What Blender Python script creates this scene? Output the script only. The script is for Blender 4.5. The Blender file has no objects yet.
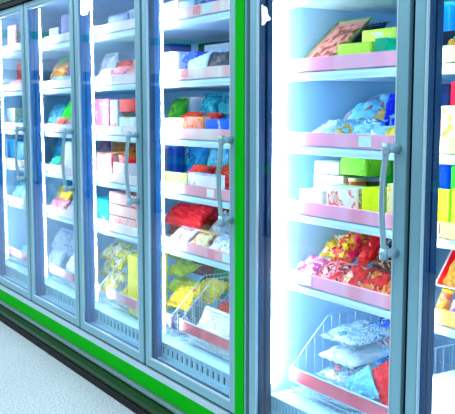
import bpy, bmesh, math, random
from mathutils import Vector, Matrix, Euler, noise
S = bpy.context.scene
C = S.collection
R = math.radians
rnd = random.Random(7)

# ------------------------------------------------------------------ helpers
def lin(h):
    h = h.lstrip('#')
    o = []
    for i in (0, 2, 4):
        c = int(h[i:i+2], 16) / 255
        o.append(c / 12.92 if c <= .04045 else ((c + .055) / 1.055) ** 2.4)
    return (o[0], o[1], o[2], 1)

def newmat(name):
    m = bpy.data.materials.new(name)
    m.use_nodes = True
    nt = m.node_tree
    b = nt.nodes['Principled BSDF']
    return m, nt, b

def plain(name, col, rough=.5, metal=0., coat=0., bump=0., bscale=60):
    m, nt, b = newmat(name)
    b.inputs['Base Color'].default_value = lin(col)
    b.inputs['Roughness'].default_value = rough
    b.inputs['Metallic'].default_value = metal
    b.inputs['Specular IOR Level'].default_value = .2 if coat == 0 else .5
    b.inputs['Coat Weight'].default_value = coat
    tc = nt.nodes.new('ShaderNodeTexCoord')
    nz = nt.nodes.new('ShaderNodeTexNoise')
    nz.inputs['Scale'].default_value = bscale
    nt.links.new(tc.outputs['Object'], nz.inputs['Vector'])
    mr = nt.nodes.new('ShaderNodeMapRange')
    mr.inputs['To Min'].default_value = max(0, rough - .06)
    mr.inputs['To Max'].default_value = min(1, rough + .06)
    nt.links.new(nz.outputs['Fac'], mr.inputs['Value'])
    nt.links.new(mr.outputs['Result'], b.inputs['Roughness'])
    if bump:
        bp = nt.nodes.new('ShaderNodeBump')
        bp.inputs['Strength'].default_value = bump
        bp.inputs['Distance'].default_value = .01
        nt.links.new(nz.outputs['Fac'], bp.inputs['Height'])
        nt.links.new(bp.outputs['Normal'], b.inputs['Normal'])
    return m

def printed(name, pal, scale, stops, rough, seed, interp='CONSTANT', bump=.0, coat=0.):
    """packaging print: patches of four colours; busy bags carry painted crease shade"""
    m, nt, b = newmat(name)
    tc = nt.nodes.new('ShaderNodeTexCoord')
    mp = nt.nodes.new('ShaderNodeMapping')
    mp.inputs['Location'].default_value = (seed * 1.37, seed * .71, seed * 2.13)
    nz = nt.nodes.new('ShaderNodeTexNoise')
    nz.inputs['Scale'].default_value = scale
    nz.inputs['Detail'].default_value = 2.5
    nz.inputs['Distortion'].default_value = .6
    rp = nt.nodes.new('ShaderNodeValToRGB')
    rp.color_ramp.interpolation = interp
    els = rp.color_ramp.elements
    while len(els) < len(pal):
        els.new(.5)
    for e, p, c in zip(els, stops, pal):
        e.position = p
        e.color = lin(c)
    nt.links.new(tc.outputs['Object'], mp.inputs['Vector'])
    nt.links.new(mp.outputs['Vector'], nz.inputs['Vector'])
    nt.links.new(nz.outputs['Fac'], rp.inputs['Fac'])
    nt.links.new(rp.outputs['Color'], b.inputs['Base Color'])
    b.inputs['Roughness'].default_value = rough
    b.inputs['Specular IOR Level'].default_value = .2
    b.inputs['Coat Weight'].default_value = coat * .3
    b.inputs['Coat Roughness'].default_value = .15
    if bump:
        n2 = nt.nodes.new('ShaderNodeTexNoise')
        n2.inputs['Scale'].default_value = 32
        n2.inputs['Detail'].default_value = 3
        nt.links.new(mp.outputs['Vector'], n2.inputs['Vector'])
        bp = nt.nodes.new('ShaderNodeBump')
        bp.inputs['Strength'].default_value = bump
        bp.inputs['Distance'].default_value = .02
        nt.links.new(n2.outputs['Fac'], bp.inputs['Height'])
        nt.links.new(bp.outputs['Normal'], b.inputs['Normal'])
    return m

def box(bm, x0, x1, y0, y1, z0, z1, bev=0., mi=0):
    r = bmesh.ops.create_cube(bm, size=1)
    vs = r['verts']
    for v in vs:
        v.co = Vector(((x0 + x1) / 2 + v.co.x * (x1 - x0), (y0 + y1) / 2 + v.co.y * (y1 - y0), (z0 + z1) / 2 + v.co.z * (z1 - z0)))
    fs = set(f for v in vs for f in v.link_faces)
    for f in fs:
        f.material_index = mi
    if bev:
        es = list(set(e for v in vs for e in v.link_edges))
        bmesh.ops.bevel(bm, geom=es, offset=bev, segments=2, affect='EDGES', profile=.7)

def tube(bm, pts, rad, n=8, cap=True):
    pts = [Vector(p) for p in pts]
    rings = []
    for i, p in enumerate(pts):
        a = pts[max(0, i - 1)]
        b_ = pts[min(len(pts) - 1, i + 1)]
        t = (b_ - a).normalized()
        up = Vector((0, 0, 1)) if abs(t.z) < .9 else Vector((1, 0, 0))
        s = t.cross(up).normalized()
        u = s.cross(t)
        rr = rad[i] if isinstance(rad, (list, tuple)) else rad
        rings.append([bm.verts.new(p + (s * math.cos(k * 2 * math.pi / n) + u * math.sin(k * 2 * math.pi / n)) * rr) for k in range(n)])
    for q in range(len(rings) - 1):
        for k in range(n):
            bm.faces.new((rings[q][k], rings[q][(k + 1) % n], rings[q + 1][(k + 1) % n], rings[q + 1][k]))
    if cap:
        bm.faces.new(rings[0][::-1])
        bm.faces.new(rings[-1])

def profile(bm, pts, x0, x1):
    """closed (y, z) outline swept along x"""
    a = [bm.verts.new((x0, y, z)) for y, z in pts]
    b = [bm.verts.new((x1, y, z)) for y, z in pts]
    n = len(pts)
    for i in range(n):
        bm.faces.new((a[i], a[(i + 1) % n], b[(i + 1) % n], b[i]))
    bm.faces.new(a[::-1])
    bm.faces.new(b)

def obj(name, bm, mats, parent=None, smooth=False):
    me = bpy.data.meshes.new(name)
    bmesh.ops.recalc_face_normals(bm, faces=bm.faces[:])
    bm.to_mesh(me)
    bm.free()
    for m in (mats if isinstance(mats, (list, tuple)) else [mats]):
        me.materials.append(m)
    if smooth:
        for p in me.polygons:
            p.use_smooth = True
    o = bpy.data.objects.new(name, me)
    C.objects.link(o)
    if parent:
        o.parent = parent
    return o

def tag(o, label, cat, group=None):
    o['label'] = label
    o['category'] = cat
    if group:
        o['group'] = group
    return o

def struct(name, bm, mat):
    o = obj(name, bm, mat)
    o['kind'] = 'structure'
    return o

def empty(name, loc):
    e = bpy.data.objects.new(name, None)
    e.location = loc
    e.empty_display_size = .05
    C.objects.link(e)
    return e

# ------------------------------------------------------------------ camera
cam_d = bpy.data.cameras.new('camera')
cam = bpy.data.objects.new('camera', cam_d)
C.objects.link(cam)
cam.location = (0, -1.67, 1.37)
yaw, pit = R(147), R(-6.65)
d = Vector((math.cos(yaw) * math.cos(pit), math.sin(yaw) * math.cos(pit), math.sin(pit)))
cam.rotation_euler = d.to_track_quat('-Z', 'Y').to_euler()
cam_d.sensor_width = 36
cam_d.lens = 36 * 815 / 455
cam_d.clip_start = .05
S.camera = cam

# ------------------------------------------------------------------ materials
M = {}
M['alu'] = plain('brushed aluminium', '90bfce', .38, .5, bscale=200)
M['alu_bead'] = plain('bright aluminium bead', 'c4dce8', .45, .4, bscale=200)
M['handle'] = plain('satin handle', 'a4c2d0', .3, .5)
M['green'] = plain('green enamel', '00b010', .6)
M['green'].node_tree.nodes['Principled BSDF'].inputs['Specular IOR Level'].default_value = .04
M['darkgreen'] = plain('dark green enamel', '053c0d', .3)
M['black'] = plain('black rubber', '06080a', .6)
M['mull'] = plain('dark blue anodised mullion', '12385c', .5)
M['mull_b'] = plain('mid blue anodised mullion', '1462a4', .5)
M['liner'] = plain('white liner', 'a6d8f8', .5)
M['shelf'] = plain('white enamelled shelf', 'c0e8fb', .4)
M['deck'] = plain('pale blue enamelled deck', 'b4e2f4', .45)
M['slot'] = plain('dark blue duct', '1c4a80', .7)
M['bumper'] = plain('grey bumper', '7f969c', .3, .6)
M['wire'] = plain('white coated wire', 'b8cfdc', .35)
M['seal_grey'] = plain('grey gasket', '5a7f90', .6)

def emis(name, col, s):
    m, nt, b = newmat(name)
    nt.nodes.remove(b)
    e = nt.nodes.new('ShaderNodeEmission')
    e.inputs['Color'].default_value = lin(col)
    e.inputs['Strength'].default_value = s
    nt.links.new(e.outputs[0], nt.nodes['Material Output'].inputs['Surface'])
    return m
LED = 72.0
M['led'] = emis('case light tube', 'fff8f4', LED)
M['led_bright'] = emis('case light tube, bright', 'fff8f4', 85)
M['lamp'] = emis('glowing opal pendant', 'ffffff', 22)

def glass(name, tint):
    m, nt, b = newmat(name)
    nt.nodes.remove(b)
    lw = nt.nodes.new('ShaderNodeLayerWeight')
    lw.inputs['Blend'].default_value = .5
    p = nt.nodes.new('ShaderNodeMath'); p.operation = 'POWER'; p.inputs[1].default_value = 5
    nt.links.new(lw.outputs['Facing'], p.inputs[0])
    k = nt.nodes.new('ShaderNodeMath'); k.operation = 'MULTIPLY_ADD'
    k.inputs[1].default_value = .96; k.inputs[2].default_value = .04
    nt.links.new(p.outputs[0], k.inputs[0])
    t = nt.nodes.new('ShaderNodeBsdfTransparent')
    t.inputs['Color'].default_value = lin(tint)
    g = nt.nodes.new('ShaderNodeBsdfGlossy')
    g.inputs['Roughness'].default_value = .01
    mx = nt.nodes.new('ShaderNodeMixShader')
    nt.links.new(k.outputs[0], mx.inputs['Fac'])
    nt.links.new(t.outputs[0], mx.inputs[1])
    nt.links.new(g.outputs[0], mx.inputs[2])
    nt.links.new(mx.outputs[0], nt.nodes['Material Output'].inputs['Surface'])
    return m
M['glass'] = glass('door glass', 'f4fcff')

def rail_mat(name, cols, seed):
    """price strip: runs of coloured shelf tickets along its length"""
    m, nt, b = newmat(name)
    tc = nt.nodes.new('ShaderNodeTexCoord')
    mp = nt.nodes.new('ShaderNodeMapping')
    mp.inputs['Location'].default_value = (seed * .37, 0, 0)
    mp.inputs['Scale'].default_value = (5.0, .2, .6)
    nz = nt.nodes.new('ShaderNodeTexNoise'); nz.inputs['Scale'].default_value = 1.0; nz.inputs['Detail'].default_value = 1.0
    rp = nt.nodes.new('ShaderNodeValToRGB')
    while len(rp.color_ramp.elements) < 3:
        rp.color_ramp.elements.new(.5)
    for e, p, c in zip(rp.color_ramp.elements, (.38, .5, .62), cols):
        e.position = p; e.color = lin(c)
    nt.links.new(tc.outputs['Object'], mp.inputs['Vector'])
    nt.links.new(mp.outputs['Vector'], nz.inputs['Vector'])
    nt.links.new(nz.outputs['Fac'], rp.inputs['Fac'])
    nt.links.new(rp.outputs['Color'], b.inputs['Base Color'])
    b.inputs['Roughness'].default_value = .3
    return m

# ------------------------------------------------------------------ freezer cases
Z_SHELF = {1: 1.765, 2: 1.507, 3: 1.252, 4: 1.010, 5: .755}
DOORS = {1: (-5.477, -4.743), 2: (-4.727, -3.993), 3: (-3.977, -3.244), 4: (-3.224, -2.479), 5: (-2.397, -1.629), 6: (-1.609, -.878)}
BAYS = {1: (-5.73, -4.745), 2: (-4.725, -3.995), 3: (-3.975, -3.246), 4: (-3.226, -2.46), 5: (-2.358, -1.78), 6: (-1.765, -.885)}
DZ0, DZ1 = .228, 2.0
YB = .72

def make_door(case, k):
    x0, x1 = DOORS[k]
    w = .046
    bm = bmesh.new()
    y0, y1 = -.02, -.005
    box(bm, x0, x0 + w - .008, y0, y1, DZ0, DZ1, .003)
    box(bm, x1 - w + .004, x1, y0, y1, DZ0, DZ1, .003)
    box(bm, x0 + w - .008, x1 - w + .004, y0 + .001, y1, DZ0, DZ0 + .036, .003)
    box(bm, x0 + w - .008, x1 - w + .004, y0 + .001, y1, DZ1 - .03, DZ1, .003)
    dr = obj('door', bm, M['alu'], case)
    bm = bmesh.new()
    q0, q1 = -.005, .02
    box(bm, x0 + .002, x0 + w - .009, q0, q1, DZ0 + .002, DZ1 - .002)
    box(bm, x1 - w + .005, x1 - .002, q0, q1, DZ0 + .002, DZ1 - .002)
    box(bm, x0 + w - .009, x1 - w + .005, q0, q1, DZ0 + .002, DZ0 + .035)
    box(bm, x0 + w - .009, x1 - w + .005, q0, q1, DZ1 - .029, DZ1 - .002)
    sp = obj('spacer_frame', bm, M['mull_b'] if k < 4 else M['mull'], dr)
    sp['label'] = 'dark blue inner frame behind the glass edge'
    bm = bmesh.new()
    b = .009
    xa, xb, za, zb = x0 + w - .008, x1 - w + .004, DZ0 + .036, DZ1 - .03
    box(bm, xa + .0035, xa + b + .001, -.0215, -.0135, za, zb, .002)
    box(bm, xb - b * .6, xb, -.0215, -.0135, za, zb, .002)
    box(bm, xa + b, xb - b * .6, -.0215, -.0135, za, za + b, .002)
    box(bm, xa + b, xb - b * .6, -.014, .004, zb - b, zb, .002)
    bd = obj('glazing_bead', bm, M['alu_bead'], dr)
    bd['label'] = 'bright metal bead around the glass'
    bm = bmesh.new()
    box(bm, xa + .002, xb - .002, -.0125, -.0065, za + .002, zb - .002)
    obj('glass', bm, M['glass'], dr)
    bm = bmesh.new()
    for a in ((x0 + .004, x0 + .016, DZ0 + .004, DZ1 - .004), (x1 - .016, x1 - .004, DZ0 + .004, DZ1 - .004)):
        box(bm, a[0], a[1], .0205, .029, a[2], a[3])
    box(bm, x0 + .016, x1 - .016, .0205, .029, DZ0 + .004, DZ0 + .016)
    box(bm, x0 + .016, x1 - .016, .0205, .029, DZ1 - .016, DZ1 - .004)
    obj('gasket', bm, M['mull'], dr)
    # bow handle on the right-hand stile
    hx = x1 - .032
    bm = bmesh.new()
    pts = []
    for i in range(17):
        t = i / 16
        pts.append((hx, -.064 - .014 * math.sin(math.pi * t), .968 + t * .305))
    tube(bm, pts, .0085, 10)
    for z in (.972, 1.269):
        tube(bm, [(hx, -.066, z), (hx, -.044, z), (hx, -.021, z)], [.011, .0125, .015], 12)
        tube(bm, [(hx, -.066, z - .016), (hx, -.066, z), (hx, -.066, z + .016)], .0122, 12)
    h = obj('handle', bm, M['handle'], dr, True)
    h['label'] = 'curved satin metal pull handle'
    return dr

RAILS = {
    1: ['f4e6ee', 'fbf2f6', 'eed8e4'], 2: ['f6e4ec', 'fdf4f6', 'f2d0dc'], 3: ['f8dcd8', 'fdf2f0', 'f4e4e8'],
    4: ['f8c4c4', 'fdeee6', 'f4a8b4'], 5: ['f0a4cc', 'f4b8d8', 'f09cb8'], 6: ['f8b450', 'fbdc9c', 'f8c470']}
RM = {k: rail_mat('price strip %d' % k, v, k * 3.3) for k, v in RAILS.items()}
TAGC = {'mint': plain('mint ticket', 'c8ece4', .4), 'lime': plain('lime ticket', 'd4e890', .4), 'apricot': plain('apricot ticket', 'f8c48c', .4), 'white': plain('white ticket', 'fbfbfb', .4), 'rose': plain('rose ticket', 'f08c9c', .4)}

def make_shelf(case, k, lv):
    x0, x1 = BAYS[k]
    z = Z_SHELF[lv]
    bm = bmesh.new()
    # rounded front lip, slab, turned-down back
    profile(bm, [(.118, z), (.108, z - .004), (.105, z - .014), (.107, z - .026), (.114, z - .03), (.135, z - .03), (.15, z - .022), (YB - .03, z - .02), (YB - .03, z)], x0, x1)
    s = obj('shelf', bm, M['shelf'], case)
    bm = bmesh.new()
    profile(bm, [(.106, z + .004), (.111, z + .001), (.1155, z + .001), (.1155, z + .046), (.112, z + .048), (.1045, z + .046)], x0 + .002, x1 - .002)
    r = obj('price_rail', bm, RM[k], s)
    n = 0
    for q in range(5):
        if rnd.random() < .72:
            continue
        tx = x0 + .1 + (x1 - x0 - .2) * (q + rnd.random() * .5) / 5
        bm = bmesh.new()
        box(bm, tx - .028, tx + .028, .1022, .1038, z + .008, z + .042)
        t = obj('price_ticket', bm, TAGC[('white', 'rose', 'mint', 'apricot', 'lime')[(q + lv + k) % 5] if k != 3 else 'white'], s)
        t['label'] = 'small coloured paper price ticket'

def make_case(name, loc, label, xl, xr, doors, slat):
    case = empty(name, (0, 0, 0))
    tag(case, label, 'freezer')
    def part(n, m, f, sm=False, parent=None):
        bm = bmesh.new(); f(bm)
        return obj(n, bm, m, parent or case, sm)
    part('back_panel', M['liner'], lambda b: box(b, xl, xr, YB, YB + .06, .0, 2.3))
    part('end_panel', M['liner'], lambda b: box(b, xl, xl + .02, .056, YB, .0, 2.3))
    part('end_panel', M['liner'], lambda b: box(b, xr - .02, xr, .056, YB, .0, 2.3))
    part('roof_panel', M['liner'], lambda b: box(b, xl + .02, xr - .02, .056, YB, 2.02, 2.3))
    part('fascia', M['darkgreen'], lambda b: box(b, xl, xr, -.045, .05, 2.03, 2.42, .004))
    part('fascia_trim', M['black'], lambda b: box(b, xl, xr, -.04, .05, 2.005, 2.029, .003))
    part('deck', M['deck'], lambda b: box(b, xl + .02, xr - .02, .062, YB, .302, .325, .003))
    def grille(b):
        x = xl + .04
        while x < xr - .04:
            box(b, x, x + slat * .55, .058, .064, .27, .318)
            x += slat
        box(b, xl + .02, xr - .02, .057, .066, .318, .327, .002)
        box(b, xl + .02, xr - .02, .057, .066, .258, .270, .002)
    part('air_grille', M['deck'], grille)
    part('air_duct', M['slot'], lambda b: box(b, xl + .02, xr - .02, .09, .1, .2, .30))
    part('sill', M['alu'], lambda b: box(b, xl, xr, .03, .089, .2, .258, .003))
    # base
    part('gap_strip', M['black'], lambda b: box(b, xl, xr, -.006, .03, .2156, .2265))
    part('top_rail', M['alu_bead'], lambda b: box(b, xl, xr, -.022, .03, .187, .2155, .003))
    part('green_stripe', M['green'], lambda b: box(b, xl, xr, -.02, .03, .117, .187, .002))
    part('bumper', M['bumper'], lambda b: profile(b, [(-.015, .1165), (-.034, .116), (-.045, .111), (-.047, .105), (-.043, .1), (-.015, .098)], xl, xr))
    part('kick_plate', M['darkgreen'], lambda b: profile(b, [(-.012, .0975), (-.03, .096), (-.05, .088), (-.06, .07), (-.061, .05), (-.052, .034), (-.012, .03)], xl, xr))
    part('plinth', M['black'], lambda b: profile(b, [(.03, 0), (.03, .0295), (-.04, .0295), (-.056, .02), (-.066, .004), (-.066, 0)], xl, xr))  # black foot brought forward to stand in for the floor shadow
    part('bottom_tank', M['black'], lambda b: box(b, xl + .02, xr - .02, .1, YB, .0, .2))
    for k in doors:
        make_door(case, k)
        for lv in Z_SHELF:
            make_shelf(case, k, lv)
    return case, part

case1, part1 = make_case('freezer_case', 0, 'long white glass door freezer cabinet with green base stripe, left of the green post', -5.77, -2.443, (1, 2, 3, 4), .043)
case2, part2 = make_case('freezer_case', 0, 'white glass door freezer cabinet right of the green post', -2.405, -.86, (5, 6), .0195)

def mullion(part, xa, xb, tx, ty=.068, led='led', rad=.004):
    m = part('mullion', M['mull_b'] if part is part1 else M['mull'], lambda b: box(b, xa, xb, .03, .054, .257, 2.02, .002))
    if tx is not None:
        t = part('light_tube', M[led], lambda b: tube(b, [(tx, ty, .37), (tx, ty, 1.97)], rad, 10), True, m)
        t['label'] = 'glowing white vertical light tube'
for x in (-5.485, -4.735, -3.985, -3.234):
    mullion(part1, x - .045, x + .030, x + .028)
mullion(part1, -2.53, -2.444, -2.52)
mullion(part2, -2.403, -2.358, -2.366, led='led_bright', rad=.007)
mullion(part2, -1.665, -1.575, -1.655)
mullion(part2, -.92, -.862, -.905)
post = part1('corner_post', M['green'], lambda b: box(b, -2.477, -2.42, -.03, .029, .187, 2.03, .003))
post['label'] = 'bright green vertical post between the two cabinets'
part1('post_trim', M['alu'], lambda b: box(b, -2.4195, -2.41, -.026, .029, .187, 2.03, .002))
part2('filler_strip', M['black'], lambda b: box(b, -2.4095, -2.398, .0, .029, .187, 2.03))

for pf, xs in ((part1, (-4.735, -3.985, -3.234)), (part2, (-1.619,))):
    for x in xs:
        pf('gap_shade', M['black'], lambda b, x=x: box(b, x - .0065, x + .0065, -.004, .0295, .24, 2.0))  # black strip paints the shade of the gap between doors

# ------------------------------------------------------------------ wire baskets in the bottom of each bay
BRAIL = {1: ['e08c98', 'd87888', 'e8a4ac'], 2: ['e8909c', 'f4c4cc', 'd86878'], 3: ['f0a0b0', 'f8d0d8', 'e88898'], 4: ['e8606c', 'f07c80', 'd8586c'], 5: ['e8647c', 'f07890', 'e8607c'], 6: ['f4a0a0', 'f8c8c0', 'f09090']}
def basket(k, x0, x1, label):
    e = empty('wire_basket', ((x0 + x1) / 2, .115, .327))
    tag(e, label, 'basket', 'wire baskets along the freezer bottom')
    ox, oy, oz = e.location
    def part(n, m, f, sm=False):
        bm = bmesh.new(); f(bm)
        bmesh.ops.translate(bm, verts=bm.verts[:], vec=(-ox, -oy, -oz))
        return obj(n, bm, m, e, sm)
    zf, zb, y0, y1, zb0 = .436, .605, .118, .66, .332
    side = lambda y: zf + (zb - zf) * min(1, max(0, (y - y0) / .17))
    part('price_rail', rail_mat('basket strip %d' % k, BRAIL[k], k * 1.7), lambda b: profile(b, [(.108, .393), (.114, .391), (.115, .437), (.109, .437)], x0, x1))
    tr = part('rail_edge', M['wire'], lambda b: (tube(b, [(x0, .1105, .4405), (x1, .1105, .4405)], .0035, 6), tube(b, [(x0, .1105, .3885), (x1, .1105, .3885)], .0025, 6)))
    tr['label'] = 'white edges of the price rail'
    def wires(b):
        x = x0 + .012
        while x < x1:
            tube(b, [(x, .12, zf - .005), (x, .122, zb0 + .02), (x, .135, zb0), (x, y1 - .02, zb0), (x, y1, zb0 + .02), (x, y1, zb)], .0014, 5)
            x += .032
        for z in (.36,):
            tube(b, [(x0, .121, z), (x1, .121, z)], .0022, 5)
        for y in (.25, .4, .55):
            tube(b, [(x0, y, zb0 - .001), (x1, y, zb0 - .001)], .0022, 5)
        for z in (.42, .51, zb):
            tube(b, [(x0, y1 + .001, z), (x1, y1 + .001, z)], .0024, 5)
    part('wire_bed', M['wire'], wires)
    for x in (x0, x1):
        def sidew(b, x=x):
            tube(b, [(x, y0, zf), (x, y0 + .17, zb), (x, y1, zb)], .0024, 6)
            y = y0 + .03
            while y < y1:
                tube(b, [(x, y, zb0), (x, y, side(y))], .0012, 5)
                y += .04
            tube(b, [(x, y0, zb0 + .005), (x, y1, zb0 + .005)], .0024, 5)
        part('side_panel', M['wire'], sidew)
    return e
basket(1, -5.63, -4.86, 'white wire basket with pink price rail, behind leftmost door')
basket(2, -4.76, -4.02, 'white wire basket with pink price rail, second door from left')
basket(3, -3.92, -3.225, 'white wire basket with pale pink price rail, third door from left')
basket(4, -3.14, -2.52, 'white wire basket with red price rail, door left of green post')
basket(5, -2.32, -1.80, 'white wire basket with red price rail, door right of green post')

# ------------------------------------------------------------------ goods
PM = {}
def punch(c):
    star = '*' if c[0] == '*' else ''
    v = [int(c.lstrip('*')[i:i+2], 16) / 255 for i in (0, 2, 4)]
    l = .3 * v[0] + .59 * v[1] + .11 * v[2]
    v = [min(1, max(0, l + (x - l) * 1.5)) for x in v]
    k = max(v)
    v = [x ** 1.35 for x in v]
    return star + ''.join('%02x' % round(255 * x) for x in v)

def mats_for(pal, kind):
    key = (pal, kind)
    if key not in PM:
        p = [punch(c) if not c.startswith('b884') else c for c in pal.split()]
        s = len(PM) + 1
        if kind == 'bag':
            if p[0][0] == '*':      # busy print, its tones also paint shade in the creases
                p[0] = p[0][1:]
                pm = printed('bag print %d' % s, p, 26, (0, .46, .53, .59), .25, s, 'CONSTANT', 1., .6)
            else:
                pm = printed('bag print %d' % s, p, 17, (0, .52, .60, .67), .28, s, 'EASE', 1., .6)
            PM[key] = (pm, plain('seal %d' % s, p[1], .35))
        elif kind == 'box':
            PM[key] = (printed('carton board %d' % s, [p[0], p[0], p[2], p[0]], 9, (0, .5, .6, .68), .5, s, 'LINEAR'),
                       printed('carton print %d' % s, p, 22, (0, .56, .63, .69), .42, s + 3.3))
        elif kind == 'tub':
            PM[key] = (printed('tub side %d' % s, [p[0], p[0], p[1], p[0]], 12, (0, .5, .58, .66), .35, s, 'LINEAR', 0, .3),
                       plain('tub lid %d' % s, p[2], .3, coat=.3))
        else:
            PM[key] = (plain('tray plastic %d' % s, p[3] if p[0].startswith('b884') else 'f0e0e4', .3, coat=.4),
                       printed('tray food %d' % s, [p[0], p[1], p[2], p[2]] if p[0].startswith('b884') else [p[1], 'd8a040', p[3], 'c08830'], 30, (0, .45, .55, .66), .45, s, 'EASE', .6),
                       plain('tray wall %d' % s, p[0], .3, coat=.4))
    return PM[key]

def wob(x, y, z, s, seed):
    return noise.noise(Vector((x * s + seed, y * s - seed * .7, z * s + seed * 1.9)))

def bag_mesh(w, h, d, seed):
    bm = bmesh.new()
    nu, nv = 16, 20
    sh = min(.012, h * .1)
    top = {}
    front, back = {}, {}
    for i in range(nu + 1):
        for j in range(nv + 1):
            u, v = i / nu * 2 - 1, j / nv * 2 - 1
            pinch = 1 - .07 * (1 - v * v) - .03 * wob(0, v, 0, 2, seed)
            x = u * w / 2 * pinch
            z = sh + (v + 1) / 2 * (h - 2 * sh)
            prof = max(0, 1 - abs(u) ** 3) ** .6 * max(0, 1 - abs(v) ** 3.2) ** .6
            n1 = wob(u, v, 0, 2.2, seed)
            n2 = wob(u, v, 3, 5.0, seed)
            n3 = abs(wob(u * 1.3, v, 5, 3.2, seed + 4))
            tf = d / 2 * prof * (1.12 + .45 * n1 + .35 * n2 - .8 * max(0, .22 - n3))
            tb = d / 2 * prof * (1 + .2 * wob(u, v, 9, 2.2, seed))
            if i in (0, nu) or j in (0, nv):
                vv = bm.verts.new((x, 0, z))
                front[i, j] = back[i, j] = vv
            else:
                front[i, j] = bm.verts.new((x, -tf, z))
                back[i, j] = bm.verts.new((x, tb, z))
    for i in range(nu):
        for j in range(nv):
            bm.faces.new((front[i, j], front[i + 1, j], front[i + 1, j + 1], front[i, j + 1]))
            try:
                bm.faces.new((back[i, j + 1], back[i + 1, j + 1], back[i + 1, j], back[i, j]))
            except ValueError:
                pass
    return bm, sh

def seal_mesh(w, z0, z1, seed):
    bm = bmesh.new()
    n = 16
    a, b = [], []
    for i in range(n + 1):
        x = (i / n - .5) * w * .985
        y = .0025 * math.sin(i * 1.9 + seed)
        a.append((bm.verts.new((x, y - .0007, z0)), bm.verts.new((x, y + .0007, z0))))
        b.append((bm.verts.new((x, y - .0007 + .002, z1 + (.0015 if i % 2 else 0))), bm.verts.new((x, y + .0007 + .002, z1 + (.0015 if i % 2 else 0)))))
    for i in range(n):
        bm.faces.new((a[i][0], a[i + 1][0], b[i + 1][0], b[i][0]))
        bm.faces.new((a[i][1], b[i][1], b[i + 1][1], a[i + 1][1]))
        bm.faces.new((b[i][0], b[i + 1][0], b[i + 1][1], b[i][1]))
        bm.faces.new((a[i][0], a[i][1], a[i + 1][1], a[i + 1][0]))
    bm.faces.new((a[0][0], b[0][0], b[0][1], a[0][1]))
    bm.faces.new((a[n][0], a[n][1], b[n][1], b[n][0]))
    return bm

def lathe_se(bm, w, d, prof, n=28, e=3.0):
    """superelliptical rounded tub: prof = (scale, z)"""
    rings = []
    for s, z in prof:
        r = []
        for k in range(n):
            a = k * 2 * math.pi / n
            c, q = math.cos(a), math.sin(a)
            r.append(bm.verts.new((math.copysign(abs(c) ** (2 / e), c) * w / 2 * s, math.copysign(abs(q) ** (2 / e), q) * d / 2 * s, z)))
        rings.append(r)
    for a, b in zip(rings, rings[1:]):
        for k in range(n):
            bm.faces.new((a[k], a[(k + 1) % n], b[(k + 1) % n], b[k]))
    bm.faces.new(rings[0][::-1])
    bm.faces.new(rings[-1])

SN = {1: 'top shelf', 2: 'second shelf', 3: 'third shelf', 4: 'fourth shelf', 5: 'fifth shelf', 6: 'bottom basket'}
DN = {1: 'leftmost door', 2: 'second door from left', 3: 'third door from left', 4: 'door left of green post', 5: 'door right of green post', 6: 'rightmost door'}
NAME = {'bag': 'frozen_food_bag', 'box': 'frozen_food_carton', 'tub': 'food_tub', 'tray': 'food_tray'}
CAT = {'bag': 'bag', 'box': 'carton', 'tub': 'tub', 'tray': 'food tray'}

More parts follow.
